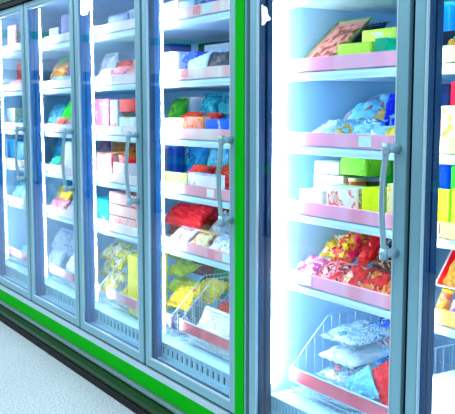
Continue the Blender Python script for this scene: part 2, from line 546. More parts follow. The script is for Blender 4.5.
def place(kind, door, lv, x, y, dz, w, d, h, rx, ry, rz, pal, look):
    seed = (abs(hash_(look + str(door))) % 1000) / 37.0
    m = mats_for(pal, kind)
    kids = []
    if kind == 'bag':
        bm, sh = bag_mesh(w, h, d, seed)
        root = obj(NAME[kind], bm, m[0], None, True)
        kids.append(obj('crimped_seal', seal_mesh(w, h - sh, h, seed), m[1], root))
        kids.append(obj('crimped_seal', seal_mesh(w, 0.0, sh, seed + 1), m[1], root))
    elif kind == 'box':
        bm = bmesh.new()
        box(bm, -w / 2, w / 2, -d / 2, d / 2, 0, h, min(.0025, w * .1, h * .1, d * .15))
        root = obj(NAME[kind], bm, m[0])
        bm = bmesh.new()
        mg = min(w, h) * .07
        box(bm, -w / 2 + mg, w / 2 - mg, -d / 2 - .0009, -d / 2 + .0005, mg, h - mg)
        kids.append(obj('printed_front', bm, m[1], root))
        if d > .05:
            bm = bmesh.new()
            box(bm, w / 2 - .0005, w / 2 + .0009, -d / 2 + mg, d / 2 - mg, mg, h - mg)
            kids.append(obj('printed_side', bm, m[1], root))
    elif kind == 'tub':
        bm = bmesh.new()
        lathe_se(bm, w, d, [(.84, 0), (.87, .003), (.95, h * .85), (.96, h - .012)])
        root = obj(NAME[kind], bm, m[0], None, False)
        bm = bmesh.new()
        lathe_se(bm, w, d, [(.965, h - .0118), (1.0, h - .011), (1.0, h - .003), (.97, h), (.93, h - .001)])
        kids.append(obj('lid', bm, m[1], root))
    else:
        bm = bmesh.new()
        t = .004
        f = 1 - d * .5 / max(w, .05)
        # tray lying against its back: opening towards -y
        def ring(sx, sz0, y):
            return [(-w / 2 * sx, y, h * (1 - sz0)), (w / 2 * sx, y, h * (1 - sz0)), (w / 2 * sx, y, h * sz0), (-w / 2 * sx, y, h * sz0)]
        rs = [ring(.86, .93, d / 2), ring(1.0, 1.0, -d / 2), ring(.95, .975, -d / 2), ring(.83, .91, d / 2 - t)]
        vs = [[bm.verts.new(p) for p in r] for r in rs]
        for a, b in zip(vs, vs[1:]):
            for k in range(4):
                bm.faces.new((a[k], a[(k + 1) % 4], b[(k + 1) % 4], b[k]))
        bm.faces.new(vs[0][::-1]); bm.faces.new(vs[-1])
        root = obj(NAME[kind], bm, m[2])
        bm = bmesh.new()
        n = 14
        g = [[None] * (n + 1) for _ in range(n + 1)]
        for i in range(n + 1):
            for j in range(n + 1):
                u, v = i / n * 2 - 1, j / n * 2 - 1
                e = max(abs(u), abs(v))
                yy = d / 2 - t - .001 - (d * .85 * (1 - e ** 8) * (1 + .35 * wob(u, v, 0, 4, seed)))
                g[i][j] = bm.verts.new((u * w / 2 * .93, yy, h / 2 + v * h / 2 * .95))
        for i in range(n):
            for j in range(n):
                bm.faces.new((g[i][j], g[i + 1][j], g[i + 1][j + 1], g[i][j + 1]))
        bm.faces.new([g[0][j] for j in range(n + 1)] + [g[i][n] for i in range(1, n + 1)] + [g[n][j] for j in range(n - 1, -1, -1)] + [g[i][0] for i in range(n - 1, 0, -1)])
        kids.append(obj('food', bm, m[1], root, True))
        bm = bmesh.new()
        for k in range(4):
            c = [(-w / 2, -d / 2, 0), (w / 2, -d / 2, 0), (w / 2, -d / 2, h), (-w / 2, -d / 2, h)]
            tube(bm, [c[k], c[(k + 1) % 4]], .0032, 6)
        kids.append(obj('rim', bm, m[0], root))
    Rm = Euler((0, 0, R(rz))).to_matrix() @ Euler((-R(rx), 0, 0)).to_matrix() @ Euler((0, R(ry), 0)).to_matrix()
    pts = [Rm @ v.co for o in [root] + kids for v in o.data.vertices]
    mnz, mny = min(p.z for p in pts), min(p.y for p in pts)
    base = Z_SHELF[lv] if lv < 6 else (.3345 if not (door == 6) else .3265)
    cx = (min(p.x for p in pts) + max(p.x for p in pts)) / 2
    root.rotation_euler = Rm.to_euler()
    root.location = (x - cx, y - mny, base + .0005 + dz - mnz)
    tag(root, '%s, %s, %s' % (look, SN[lv], DN[door]), CAT[kind], '%ss on the %s behind the %s' % (CAT[kind], SN[lv], DN[door]))
    return root

def hash_(s):
    v = 5381
    for ch in s:
        v = (v * 33 + ord(ch)) & 0x7fffffff
    return v

ITEMS = [
('tray', 5, 2, -2.28, 0.135, 0, 0.17, 0.018, 0.295, 50, 0, 0, 'b8847c 8a5a50 d4aca4 78a058', 'flat pinkish meat pack leaning back at left end'),
('bag', 5, 2, -2.218, 0.222, 0.0, 0.103, 0.05, 0.27, 48, 0, 0, '0c1a3a 14233f 24406a 0a1020', 'dark navy bag leaning behind the pale lime box'),
('box', 5, 2, -2.028, 0.135, 0, 0.16, 0.11, 0.085, 0, 0, 0, 'd4ee90 e6f7b8 c2e070 f0fadc', 'pale lime box lying behind the pink price strip'),
('box', 5, 2, -1.906, 0.135, 0, 0.049, 0.07, 0.092, 0, 0, 0, '0aa890 069880 14b8a0 08a088', 'small teal green box'),
('bag', 5, 2, -1.93, 0.21, 0.0, 0.032, 0.035, 0.085, 8, 0, 0, '7a6a3c 4a3f22 9a8a50 b8a870', 'small brown pouch beside the teal green box'),
('box', 5, 2, -2.032, 0.246, 0.0, 0.162, 0.06, 0.136, 0, 0, 0, 'eef7a8 f6fbe0 d8ee60 ffffff', 'long pale yellow box above the teal green box'),
('bag', 5, 2, -2.316, 0.4, 0.04, 0.109, 0.07, 0.14, 30, 0, 0, '060c18 0c1830 1a2c50 040810', 'plain black bag piled at the back'),
('bag', 5, 2, -2.18, 0.4, 0.04, 0.143, 0.07, 0.15, 30, 0, 0, '060c18 101c38 20386a c8d8f0', 'black bag with white flecks piled at back right'),
('bag', 5, 3, -2.223, 0.282, 0.058, 0.215, 0.065, 0.25, 62, 0, -14, '78c0f0 a8dcf8 b8922a 4898dc', 'big tilted pale blue bag with golden picture'),
('bag', 5, 3, -1.998, 0.254, 0.0, 0.076, 0.05, 0.18, 10, 0, 0, '0a3ce0 0830c8 1048f0 a8d8e8', 'royal blue bag standing upright beside the handle stile'),
('bag', 5, 3, -2.247, 0.14, 0, 0.102, 0.06, 0.175, 66, 0, 0, 'eef6f4 dcecf0 c8b890 f8fcfc', 'clear white bag lying at left end'),
('bag', 5, 3, -2.129, 0.14, 0, 0.115, 0.06, 0.165, 60, 0, 0, '*a8d4ec 8a9a50 c8a870 90c0e8', 'pale blue bag with small brown and green picture'),
('bag', 5, 3, -2.028, 0.14, 0, 0.079, 0.06, 0.145, 52, 0, 0, '*c8e8f8 a0d0f0 e8f8fc 60a8e0', 'icy blue crumpled bag amid front row'),
('bag', 5, 3, -1.944, 0.135, 0, 0.07, 0.05, 0.105, 48, 0, 0, 'd8f0f8 b8e0f0 f4fcff 90c8e8', 'white crumpled bag left of the yellow bag'),
('bag', 5, 3, -1.867, 0.135, 0, 0.066, 0.05, 0.1, 40, 0, 0, 'e8dc50 f0e878 d0c030 c8a830', 'yellow bag at right end beside the handle'),
('bag', 5, 3, -2.088, 0.268, 0.0, 0.095, 0.05, 0.155, 35, 0, 0, 'f0ecd8 d8c070 e8f4f8 8a6a30', 'small cream bag below the royal blue bag'),
('box', 5, 4, -2.242, 0.135, 0, 0.125, 0.075, 0.087, 0, 0, 0, 'fdfefe f4fafa eef8f8 ffffff', 'plain white carton at left end'),
('box', 5, 4, -2.077, 0.135, 0, 0.154, 0.075, 0.11, 0, 0, 0, 'f2f4ec e89aa8 d8ecd8 f0b8b8', 'white carton printed with pink pictures'),
('bag', 5, 4, -2.09, 0.213, 0.0, 0.047, 0.02, 0.108, 10, 0, 0, '18c8b8 10b8a8 60e0d0 0aa898', 'small turquoise pouch tucked beside the yellow box'),
('box', 5, 4, -1.939, 0.135, 0, 0.075, 0.075, 0.117, 0, 0, 0, 'e4f000 dcec00 eef820 e0e800', 'bright yellow carton right of the pink printed carton'),
('box', 5, 4, -1.842, 0.135, 0, 0.04, 0.075, 0.137, 0, 0, 0, 'f4f0d0 e8d860 f8f8e8 6a4a20', 'cream carton with brown spots behind the door handle'),
('box', 5, 4, -2.276, 0.243, 0.0, 0.165, 0.11, 0.133, 0, 0, 0, 'f6faf4 eaf4ea ffffff d8eee0', 'white carton behind the pink printed carton'),
('tub', 5, 4, -2.152, 0.243, 0.0, 0.054, 0.06, 0.13, 0, 0, 0, 'e8924a d87830 f4e4d0 f8f0e8', 'small orange jar in the second row'),
('tub', 5, 4, -2.141, 0.303, 0.0, 0.053, 0.06, 0.128, 0, 0, 0, '6a3a50 5a3048 d8c8d0 e8e0e8', 'small plum coloured jar in the second row'),
('box', 5, 4, -2.265, 0.225, 0.138, 0.135, 0.11, 0.044, 0, 0, 0, 'f8fcf2 f0f8e4 ffffff e8f4d8', 'flat white carton beside the lime carton'),
('box', 5, 4, -2.121, 0.225, 0.142, 0.134, 0.11, 0.059, 0, 0, 0, 'a8dc10 9cd008 b8e828 98cc00', 'lime green carton lying on top of the stack'),
('box', 5, 4, -2.127, 0.364, 0.0, 0.047, 0.1, 0.198, 0, 0, 0, '4cc82a 40b820 60d840 38a818', 'small green carton half hidden by the door handle'),
('bag', 5, 5, -2.298, 0.135, 0, 0.113, 0.06, 0.135, 58, 0, 0, '*e8a8cc fbeef6 b860b0 d878a0', 'pale pink bag at left end of pile'),
('bag', 5, 5, -2.173, 0.135, 0, 0.116, 0.06, 0.135, 56, 0, 0, '*c82848 f0b8c0 8c1028 fbe8e8', 'crumpled pink and red bag in front row'),
('bag', 5, 5, -2.057, 0.135, 0, 0.098, 0.06, 0.135, 54, 0, 0, '*d01424 b00c1c f8e8e4 e8b040', 'red bag with white streaks, front row'),
('bag', 5, 5, -1.956, 0.135, 0, 0.087, 0.06, 0.128, 52, 0, 0, '*c81424 8c0818 e8b888 d89830', 'deep red bag, second from right in front row'),
('bag', 5, 5, -1.861, 0.135, 0, 0.086, 0.06, 0.12, 50, 0, 0, '*e8a010 d02010 f4d890 a80c18', 'amber and red bag at right end'),
('bag', 5, 5, -2.326, 0.28, 0.065, 0.088, 0.06, 0.15, 62, 0, 0, '*c8b848 e0d8a0 a03848 f0ecd0', 'pale khaki bag at back left of pile'),
('bag', 5, 5, -2.23, 0.26, 0.065, 0.117, 0.06, 0.15, 45, 0, 0, '*c80c60 d89018 8c0848 f0d860', 'magenta and gold bag at back of pile'),
('bag', 5, 5, -2.292, 0.41, 0.07, 0.147, 0.07, 0.15, 40, 0, 0, '*d8a418 b01010 f0e090 8a0c0c', 'big golden bag on top of pile'),
('bag', 5, 5, -2.099, 0.25, 0.075, 0.063, 0.05, 0.15, 42, 0, -14, 'e01c14 c81010 f03020 d01812', 'bright red narrow bag on top of pile'),
('bag', 5, 5, -2.013, 0.26, 0.07, 0.113, 0.06, 0.128, 45, 0, 0, '*4a1c10 8a5020 e8d8c8 2c0c08', 'dark brown bag beside the bright red narrow bag'),
('bag', 5, 6, -2.141, 0.15, 0, 0.192, 0.05, 0.22, 84, 0, 0, '*e8f2f8 c0d8e8 d89aa4 fbfdff', 'faintly red printed bag lowest in stack'),
('bag', 5, 6, -2.149, 0.165, 0.068, 0.192, 0.05, 0.22, 84, 0, 0, '*ecf4f8 b8d4e6 90b4cc f0b8bc', 'white bag second from bottom of left stack'),  # blue grey patches paint crease shade on the white film
('bag', 5, 6, -2.158, 0.18, 0.136, 0.192, 0.05, 0.22, 84, 0, 0, 'f8fcff e8f4fa b8d8ec ffffff', 'white bag third from bottom of left stack'),
('bag', 5, 6, -2.163, 0.195, 0.204, 0.186, 0.05, 0.22, 84, 0, 0, '*e8f2f6 b8d0e0 f8fcfc 88aec8', 'white bag topmost of left stack'),  # darker tones stand in for shade in the folds
('bag', 5, 6, -2.232, 0.39, 0.03, 0.118, 0.07, 0.2, 55, 0, 0, '*70b8e8 d8eef8 2868c0 a8d8f4', 'blue and white bag beside the white stack'),
('bag', 5, 6, -2.109, 0.39, 0.03, 0.11, 0.07, 0.2, 55, 0, 0, '*88c4ec e0f0fa 1c50a8 b08080', 'blue bag with white picture at right end'),
('bag', 5, 6, -2.266, 0.474, 0.15, 0.084, 0.06, 0.15, 50, 0, 0, '*2070d0 80c0f0 104890 d8ecf8', 'deep blue bag at top back of heap'),
('bag', 5, 6, -2.173, 0.45, 0.15, 0.118, 0.06, 0.15, 50, 0, 0, '*a8b8c0 e8eef0 30507a c8a0a0', 'grey and white bag at top back right'),
('bag', 5, 6, -1.975, 0.128, 0.035, 0.134, 0.022, 0.105, 10, -38, 0, '98d4f8 a8dcfa 88c8f4 b0e4fc', 'pale blue pouch tilted along the rail'),
('bag', 5, 6, -1.887, 0.153, 0.06, 0.089, 0.025, 0.14, 10, -38, 0, 'f03c50 e83044 f8707c e02c40', 'coral red pouch at right end against the rail'),
('tub', 6, 2, -1.743, 0.238, 0.102, 0.059, 0.12, 0.089, 0, 0, 0, '1898d8 20a8e4 60c8f0 0c80c0', 'cyan blue tub on upper level'),
('box', 6, 2, -1.694, 0.2, 0, 0.096, 0.14, 0.099, 0, 0, 0, '0c1a30 142440 0a1424 1c3050', 'black box under the cyan blue tub'),
('bag', 6, 2, -1.631, 0.135, 0, 0.055, 0.05, 0.083, 20, 0, 0, '*f0f4e0 40a030 c05040 f8fbf0', 'white bag with green and red berry picture'),
('box', 6, 3, -1.674, 0.165, 0.0, 0.05, 0.1, 0.199, 0, 0, 0, '14284c 1c3460 0c1c38 d8dce8', 'navy carton standing upright'),
('box', 6, 3, -1.618, 0.159, 0.0, 0.037, 0.1, 0.203, 0, 0, 0, 'd01c50 c01040 e83868 f0d8e0', 'crimson carton beside the navy carton'),
('box', 6, 3, -1.607, 0.128, 0, 0.07, 0.03, 0.135, 0, 0, 0, 'f4f4e0 e8e070 80d090 fbfbf0', 'white carton with yellow and green print at front'),
('box', 6, 3, -1.656, 0.129, 0, 0.019, 0.03, 0.095, 0, 0, 0, 'd82858 f0a0a8 c01848 f8d8dc', 'narrow crimson packet at left end'),
('tub', 6, 4, -1.66, 0.158, 0.0, 0.046, 0.13, 0.205, 0, 0, 0, '0c58d8 1464e8 0848b8 2878f0', 'royal blue tub with rounded corners'),
('box', 6, 4, -1.598, 0.152, 0.0, 0.044, 0.1, 0.205, 0, 0, 0, '38b010 2ca008 48c020 209000', 'green carton beside the royal blue tub'),
('box', 6, 4, -1.633, 0.128, 0, 0.061, 0.012, 0.138, 0, 0, 0, 'c8ec00 c0e400 d4f420 b8dc00', 'lime yellow carton at front, left of two'),
('box', 6, 4, -1.569, 0.128, 0, 0.051, 0.012, 0.143, 0, 0, 0, 'c8ec00 d4f420 c0e400 b0d800', 'lime yellow carton at front, right of two'),
('tray', 6, 5, -1.651, 0.189, 0.072, 0.105, 0.045, 0.15, 35, 0, 0, 'd81c40 e8c060 c81030 f0d890', 'red tray of golden nuggets with white rim'),
('bag', 6, 5, -1.632, 0.128, 0, 0.042, 0.03, 0.095, 20, 0, 0, '*e8b828 f0d060 f0b0c8 e08020', 'small yellow bag at left end under the red tray'),
('bag', 6, 5, -1.573, 0.128, 0, 0.059, 0.04, 0.105, 30, 0, 0, '*d8d0f0 e8c0e0 f0f0fc b8a8e0', 'lilac bag at front right of the yellow bag'),
('bag', 6, 6, -1.753, 0.366, 0.176, 0.061, 0.06, 0.165, 65, 0, 0, '*1880d8 60c0f0 0c50a0 a8e0f8', 'bright blue bag heaped at the back'),
('bag', 6, 6, -1.725, 0.26, 0.085, 0.108, 0.06, 0.275, 68, 0, 0, '*a0d8f4 2060a8 d8f0fa c8a8a0', 'pale blue bag with white picture at front of heap'),
('bag', 6, 6, -1.749, 0.444, 0.164, 0.068, 0.06, 0.18, 62, 0, 0, '*0c4088 2878c8 082850 60a8e0', 'dark blue bag at back right of heap'),
('box', 6, 6, -1.6, 0.135, 0, 0.12, 0.12, 0.256, 0, 0, 0, 'f4faf8 e8f4f2 fafefc f0f8f4', 'large plain white carton at the front'),
('box', 4, 1, -3.256, 0.135, 0, 0.152, 0.12, 0.092, 0, 0, 0, 'fbf8f2 f0e8e0 ffffff e0ecf0', 'white carton at left end'),
('box', 4, 1, -3.101, 0.135, 0, 0.133, 0.12, 0.079, 0, 0, 0, 'c8dff0 b8d4ec dceaf6 d0e4f4', 'pale blue carton right of the white carton'),
('tub', 4, 1, -2.995, 0.135, 0, 0.053, 0.05, 0.067, 0, 0, 0, 'c0e4ec a8d8e4 4898b8 e8f6f8', 'small pale round tub'),
('box', 4, 1, -2.897, 0.135, 0, 0.104, 0.12, 0.076, 0, 0, 0, '2088d8 60b0e8 1468b8 d8ecf8', 'mid blue carton'),
('box', 4, 1, -2.802, 0.135, 0, 0.062, 0.12, 0.065, 0, 0, 0, '1c60b0 d8ecf8 104890 60a8e0', 'navy and white carton at right end'),
('box', 4, 2, -3.288, 0.135, 0, 0.099, 0.12, 0.132, 0, 0, 0, 'fbfdff eef4fa ffffff f4f8fc', 'white carton at left end'),
('box', 4, 2, -3.204, 0.135, 0, 0.041, 0.12, 0.127, 0, 0, 0, 'f4f8fc a8c0e0 ffffff 88a8d8', 'slim white carton with blue stripe'),
('box', 4, 2, -3.35, 0.26, 0.0, 0.062, 0.1, 0.141, 0, 0, 0, '1858d8 2068e8 b0d0f8 0c48c0', 'cobalt blue carton, first in row of three'),
('box', 4, 2, -3.134, 0.176, 0.0, 0.057, 0.1, 0.125, 0, 0, 0, '1c60e0 a8ccf8 2870f0 1050c8', 'cobalt blue carton, middle of row of three'),
('box', 4, 2, -3.215, 0.266, 0.0, 0.058, 0.1, 0.133, 0, 0, 0, '2068e4 90bcf4 1858d0 3078f0', 'cobalt blue carton, last in row of three'),
('bag', 4, 2, -3.045, 0.128, 0, 0.173, 0.012, 0.095, 22, -12, 0, 'e8f4fc d4ecf8 f4fafe c0e0f4', 'white tapering pouch lying before the blue cartons'),
('bag', 4, 2, -2.923, 0.151, 0.0, 0.256, 0.06, 0.135, 32, 0, 0, '0c1420 1a2a3c 2c4058 060c14', 'black bag with grey flecks at right end'),
('box', 4, 2, -3.703, 0.36, 0, 0.102, 0.12, 0.205, 0, 0, 0, '0c3c98 1448a8 083080 2058b8', 'dark blue carton in the second row at left'),
('box', 4, 2, -3.241, 0.372, 0.0, 0.214, 0.12, 0.175, 0, 0, 0, 'e8f2f6 c0dce8 f8fcfe 90b8cc', 'white zigzag edged carton behind the black bag'),
('box', 4, 2, -3.464, 0.494, 0.0, 0.285, 0.1, 0.205, 0, 0, 0, '24485c 1a3a4c 305868 102a38', 'dark slate carton in the back row'),
('bag', 4, 3, -3.469, 0.24, 0, 0.136, 0.06, 0.189, 15, 0, 0, '7cc838 5cb020 a8e068 489818', 'leaf green bag at back left'),
('tub', 4, 3, -3.465, 0.324, 0.0, 0.142, 0.1, 0.19, 0, 0, 0, 'e4f0f8 d4e8f4 f4fafe c8e0f0', 'white round tub between green and teal bags'),
('bag', 4, 3, -3.212, 0.27, 0.0, 0.155, 0.06, 0.208, 15, 0, 0, '30a8b8 1890a4 60c8d0 0c7088', 'teal bag, left of two at back'),
('bag', 4, 3, -3.059, 0.276, 0.0, 0.144, 0.06, 0.205, 15, 0, 0, '28a0b0 40b8c4 148498 78d0d8', 'teal bag, right of two at back'),
('bag', 4, 3, -3.275, 0.18, 0, 0.163, 0.05, 0.15, 40, 0, 0, 'f08818 e85c10 f8b848 c83810', 'plain orange bag, middle row'),
('bag', 4, 3, -3.088, 0.18, 0, 0.133, 0.05, 0.145, 40, 0, 0, 'e84818 d83010 f48838 b82008', 'red orange bag, middle row'),
('bag', 4, 3, -2.876, 0.18, 0, 0.073, 0.05, 0.135, 30, 0, 0, 'a83018 882010 c84828 701808', 'dark red bag at right end'),
('box', 4, 3, -3.237, 0.132, 0, 0.2, 0.04, 0.091, 0, 0, 0, 'f2f4e8 d8e0c0 fbfcf6 e8d0a8', 'white speckled carton at front left'),
('box', 4, 3, -3.046, 0.132, 0, 0.157, 0.04, 0.097, 0, 0, 0, 'f0b8b0 e86838 f0d040 f8e0d8', 'pink and orange carton at front centre'),
('box', 4, 3, -2.86, 0.132, 0, 0.174, 0.04, 0.089, 0, 0, 0, '3080e8 e4f0fc 1c68d8 f4f8fe', 'blue and white carton at front right'),
('tub', 4, 4, -3.473, 0.24, 0, 0.096, 0.08, 0.205, 0, 0, 0, '1a5898 104880 3078b8 0c3868', 'dark blue tub at left end'),
('bag', 4, 4, -3.428, 0.314, 0.0, 0.228, 0.06, 0.211, 12, 0, 0, '3090c0 60b4d8 1870a8 88cce4', 'sky blue bag, left of two'),
('bag', 4, 4, -3.099, 0.26, 0, 0.225, 0.06, 0.222, 12, 0, 0, '58b0d0 88cce0 3088b0 b0e0ec', 'pale turquoise bag, right of two'),
('bag', 4, 4, -3.144, 0.17, 0.04, 0.208, 0.04, 0.12, 50, 0, 0, 'b83018 d85028 981808 6a3018', 'rust red flat pack, left of two'),
('bag', 4, 4, -2.929, 0.17, 0.04, 0.196, 0.04, 0.135, 50, 0, 0, 'c02818 d84830 a01808 e07050', 'brick red flat pack, right of two'),
('box', 4, 4, -3.218, 0.132, 0, 0.227, 0.03, 0.086, 0, 0, 0, 'dcf0b0 a8dc58 f4f8d8 e8f4c8', 'white and light green carton at front left'),
('box', 4, 4, -2.967, 0.132, 0, 0.251, 0.03, 0.097, 0, 0, 0, 'f4f8fa f8fbfc 88b0e0 e8f0f4', 'white carton with blue print at front right'),
('bag', 4, 5, -3.418, 0.224, 0.074, 0.174, 0.06, 0.135, 45, 0, 0, '*f03840 e82030 f87878 d01828', 'bright red bag at left end'),
('bag', 4, 5, -3.248, 0.23, 0.082, 0.161, 0.06, 0.135, 45, 0, 0, '*f02838 e83848 f06068 c81020', 'scarlet bag in middle of red row'),
('bag', 4, 5, -3.233, 0.314, 0.106, 0.121, 0.06, 0.135, 45, 0, 0, 'e83028 f05848 d01818 f8a090', 'red bag behind the grey white pack'),
('bag', 4, 5, -3.51, 0.3, 0, 0.188, 0.05, 0.165, 30, 0, 0, '982020 801818 b03030 681010', 'dark maroon bag at back left'),
('bag', 4, 5, -3.28, 0.3, 0, 0.226, 0.05, 0.19, 30, 0, 0, '*a0a828 c89830 889020 e06028', 'olive and orange bag at back'),
('bag', 4, 5, -3.013, 0.254, 0.0, 0.136, 0.05, 0.185, 25, 0, 0, 'f0dc60 f4e890 e8c830 80b030', 'yellow bag at right end'),
('bag', 4, 5, -3.005, 0.202, 0.02, 0.154, 0.03, 0.125, 30, 28, 0, 'e8ecf0 c8d0d8 909cb0 f4f6f8', 'grey and white pack tilted over the red bags'),
('bag', 4, 5, -3.23, 0.129, 0, 0.183, 0.03, 0.125, 50, 0, 0, '*f8f0f0 f0dce0 ffffff c89098', 'white pack lying in front at left'),
('bag', 4, 5, -3.054, 0.129, 0, 0.143, 0.03, 0.12, 45, 0, 0, '*f4ecd8 e8d8a0 d05060 6060a0', 'cream pack with dark lettering at front centre'),
('bag', 4, 5, -2.877, 0.129, 0, 0.187, 0.028, 0.125, 45, 0, 0, '*f0f4f8 e0e8f0 a8b8d0 fbfcfe', 'white pack with grey blue print at front right'),
('bag', 4, 6, -3.32, 0.18, 0.11, 0.166, 0.06, 0.15, 50, 0, 8, 'f0e010 e8d408 f8f050 f08820', 'yellow bag with orange patch at left end'),
('bag', 4, 6, -3.332, 0.33, 0.12, 0.19, 0.07, 0.15, 56, 0, 0, 'f4e818 ecdc08 f8f060 d8c800', 'yellow bag along the middle of basket'),
('bag', 4, 6, -2.937, 0.137, 0, 0.359, 0.05, 0.18, 30, 0, 0, 'fafcfc f0f4f6 ffffff f0e0c8', 'large white pouch leaning on the red rail'),
('bag', 4, 6, -3.053, 0.27, 0.06, 0.151, 0.03, 0.12, 30, 0, 0, 'c85848 b84838 d87868 a83830', 'terracotta packet behind the large white pouch'),
('bag', 4, 6, -3.555, 0.45, 0.198, 0.217, 0.06, 0.17, 30, 0, 0, '702838 802838 601828 904050', 'maroon bag at top back'),
('bag', 4, 6, -3.444, 0.528, 0.196, 0.232, 0.06, 0.18, 30, 0, 0, '28a828 40c038 188818 70d858', 'green bag at top back right'),
('bag', 4, 6, -3.437, 0.43, 0.12, 0.304, 0.06, 0.135, 60, 0, 0, '188040 0c6030 30a858 084020', 'dark green bag under the maroon bag'),
('bag', 4, 6, -3.645, 0.354, 0.273, 0.166, 0.06, 0.135, 70, 0, 0, 'c8d810 b8c808 d8e430 a8b800', 'lime yellow bag topmost of tall stack at left'),
('bag', 4, 6, -3.574, 0.314, 0.201, 0.163, 0.06, 0.135, 70, 0, 0, 'c0d008 d0dc20 b0c000 c8d810', 'lime yellow bag amid tall left stack'),
('bag', 4, 6, -3.514, 0.28, 0.125, 0.16, 0.06, 0.135, 70, 0, 0, 'b8c800 c8d818 a8b800 d8e440', 'lime yellow bag lowest of tall stack at left'),
('bag', 4, 6, -3.314, 0.17, 0, 0.142, 0.06, 0.105, 50, 0, 0, '*8a90a8 b8bccc 686c88 d8d8e0', 'grey mauve bag low at left corner'),
('bag', 3, 1, -3.985, 0.135, 0, 0.134, 0.05, 0.07, 20, 0, 0, '60c0cc 48a8b8 90d8e0 3090a0', 'pale teal bag at left end'),
('box', 3, 1, -3.788, 0.135, 0, 0.227, 0.1, 0.086, 0, 0, 0, 'a8c4ec 98b8e4 c0d4f4 88a8dc', 'periwinkle blue carton'),
('box', 3, 1, -3.624, 0.135, 0, 0.072, 0.1, 0.099, 0, 0, 0, 'e4ecf8 d4e0f4 f4f8fe c8d8f0', 'tall white carton at right end'),
('bag', 3, 2, -4.23, 0.24, 0, 0.17, 0.06, 0.193, 12, 0, 0, 'f8fcff eef6fc ffffff e0ecf8', 'puffy white bag at back left'),
('bag', 3, 2, -3.954, 0.196, 0.03, 0.155, 0.06, 0.135, 40, 0, 0, '*8a5a28 b8803c d04838 6a4018', 'brown bag with red edge at centre'),
('bag', 3, 2, -3.801, 0.202, 0.03, 0.145, 0.06, 0.13, 40, 0, 0, '*c8b080 d8607c a88850 f0e0d0', 'tan and pink bag at right end'),
('bag', 3, 2, -4.03, 0.13, 0, 0.15, 0.04, 0.11, 35, 0, 0, 'e8d8e8 f4e8f0 d8b8d0 b89ab8', 'pale mauve pack at front left'),
('bag', 3, 2, -3.857, 0.13, 0, 0.164, 0.04, 0.115, 35, 0, 0, 'f4d8e0 e8a8b8 fbeef2 d88098', 'pale pink pack at front centre'),
('bag', 3, 2, -3.672, 0.13, 0, 0.174, 0.04, 0.09, 35, 0, 0, 'e07888 f0b8c0 c85868 f8e0e4', 'rose pink pack at front right'),
('box', 3, 3, -4.032, 0.14, 0, 0.215, 0.12, 0.186, 0, 0, 0, 'f4b0c8 f8d0dc f090b0 fce8ee', 'tall pink carton at left end'),
('box', 3, 3, -3.863, 0.14, 0, 0.092, 0.12, 0.179, 0, 0, 0, 'd0e0ec e8a060 f0f4f8 c03828', 'grey carton with red print beside the pink carton'),
('box', 3, 3, -3.707, 0.14, 0, 0.188, 0.12, 0.093, 0, 0, 0, 'e8f4f0 f8fcfa c8dc60 d8ecec', 'white carton with lime corner under the red orange carton'),
('box', 3, 3, -3.708, 0.14, 0.12, 0.176, 0.12, 0.062, 0, 0, 0, 'f03010 e82008 f85830 f8a080', 'red orange carton stacked at right end'),
('bag', 3, 4, -4.395, 0.28, 0, 0.152, 0.05, 0.199, 10, 0, 0, '98a8c8 c07090 b8c8e0 785878', 'mauve striped bag at back left'),
('bag', 3, 4, -4.204, 0.28, 0, 0.194, 0.05, 0.193, 10, 0, 0, '5a2c1c e0b848 401c10 c89030', 'brown bag with yellow stripes, left of two'),
('bag', 3, 4, -4.111, 0.34, 0.0, 0.21, 0.05, 0.194, 10, 0, 0, '582818 d8a840 401a10 804020', 'brown bag with yellow stripes, right of two'),
('box', 3, 4, -4.007, 0.132, 0, 0.252, 0.1, 0.143, 0, 0, 0, 'f8d0d4 fbe8e8 e85868 fdf4f4', 'white and pink carton at front left'),
('box', 3, 4, -3.773, 0.132, 0, 0.183, 0.08, 0.102, 0, 0, 0, 'f4f0f4 f8e0e4 e0e8f4 ffffff', 'white carton under the red tub'),
('tub', 3, 4, -3.765, 0.133, 0.103, 0.147, 0.07, 0.038, 0, 0, 0, 'e81828 d81020 f04050 f88890', 'red tub stacked on the white carton'),
('box', 3, 4, -3.998, 0.24, 0.0, 0.169, 0.06, 0.146, 0, 0, 0, 'f0a018 e89010 f8b840 d87808', 'orange carton behind the red tub'),
('box', 3, 5, -4.053, 0.14, 0, 0.192, 0.12, 0.148, 0, 0, 0, '28b8c4 18a8b8 70d8dc e8fafa', 'teal and white carton at left end'),
('box', 3, 5, -3.773, 0.135, 0, 0.313, 0.14, 0.075, 0, 0, 0, 'f8dcd8 f0b8b8 fdf0ee f4c8c8', 'pink striped carton lowest of stack of three'),
('box', 3, 5, -3.771, 0.135, 0.081, 0.312, 0.14, 0.056, 0, 0, 0, 'f8d8d8 fdf0f0 f0b0b4 fbe4e4', 'pink striped carton in middle of stack of three'),
('box', 3, 5, -3.769, 0.135, 0.141, 0.311, 0.14, 0.058, 0, 0, 0, 'f8d4d4 fceceb eea8b0 f8e0e0', 'pink striped carton topmost of stack of three'),
('bag', 3, 5, -4.043, 0.3, 0, 0.145, 0.05, 0.206, 10, 0, 0, '30a828 48c038 188818 209020', 'green bag behind the pink stack'),
('bag', 3, 6, -4.254, 0.26, 0.19, 0.214, 0.06, 0.15, 55, 0, 0, '*f0eed0 d8cc60 f8f8e8 b8b4c0', 'cream and yellow bag at top left'),
('bag', 3, 6, -4.103, 0.18, 0.04, 0.142, 0.06, 0.15, 50, 0, 0, '*ece8c8 e0d030 f4f4e0 c8c0a0', 'cream bag with yellow patches at lower left'),
('bag', 3, 6, -4.087, 0.24, 0.17, 0.111, 0.06, 0.15, 52, 0, 0, '*d0c828 e8e080 b0a818 d8e4e8', 'olive yellow bag at top centre'),
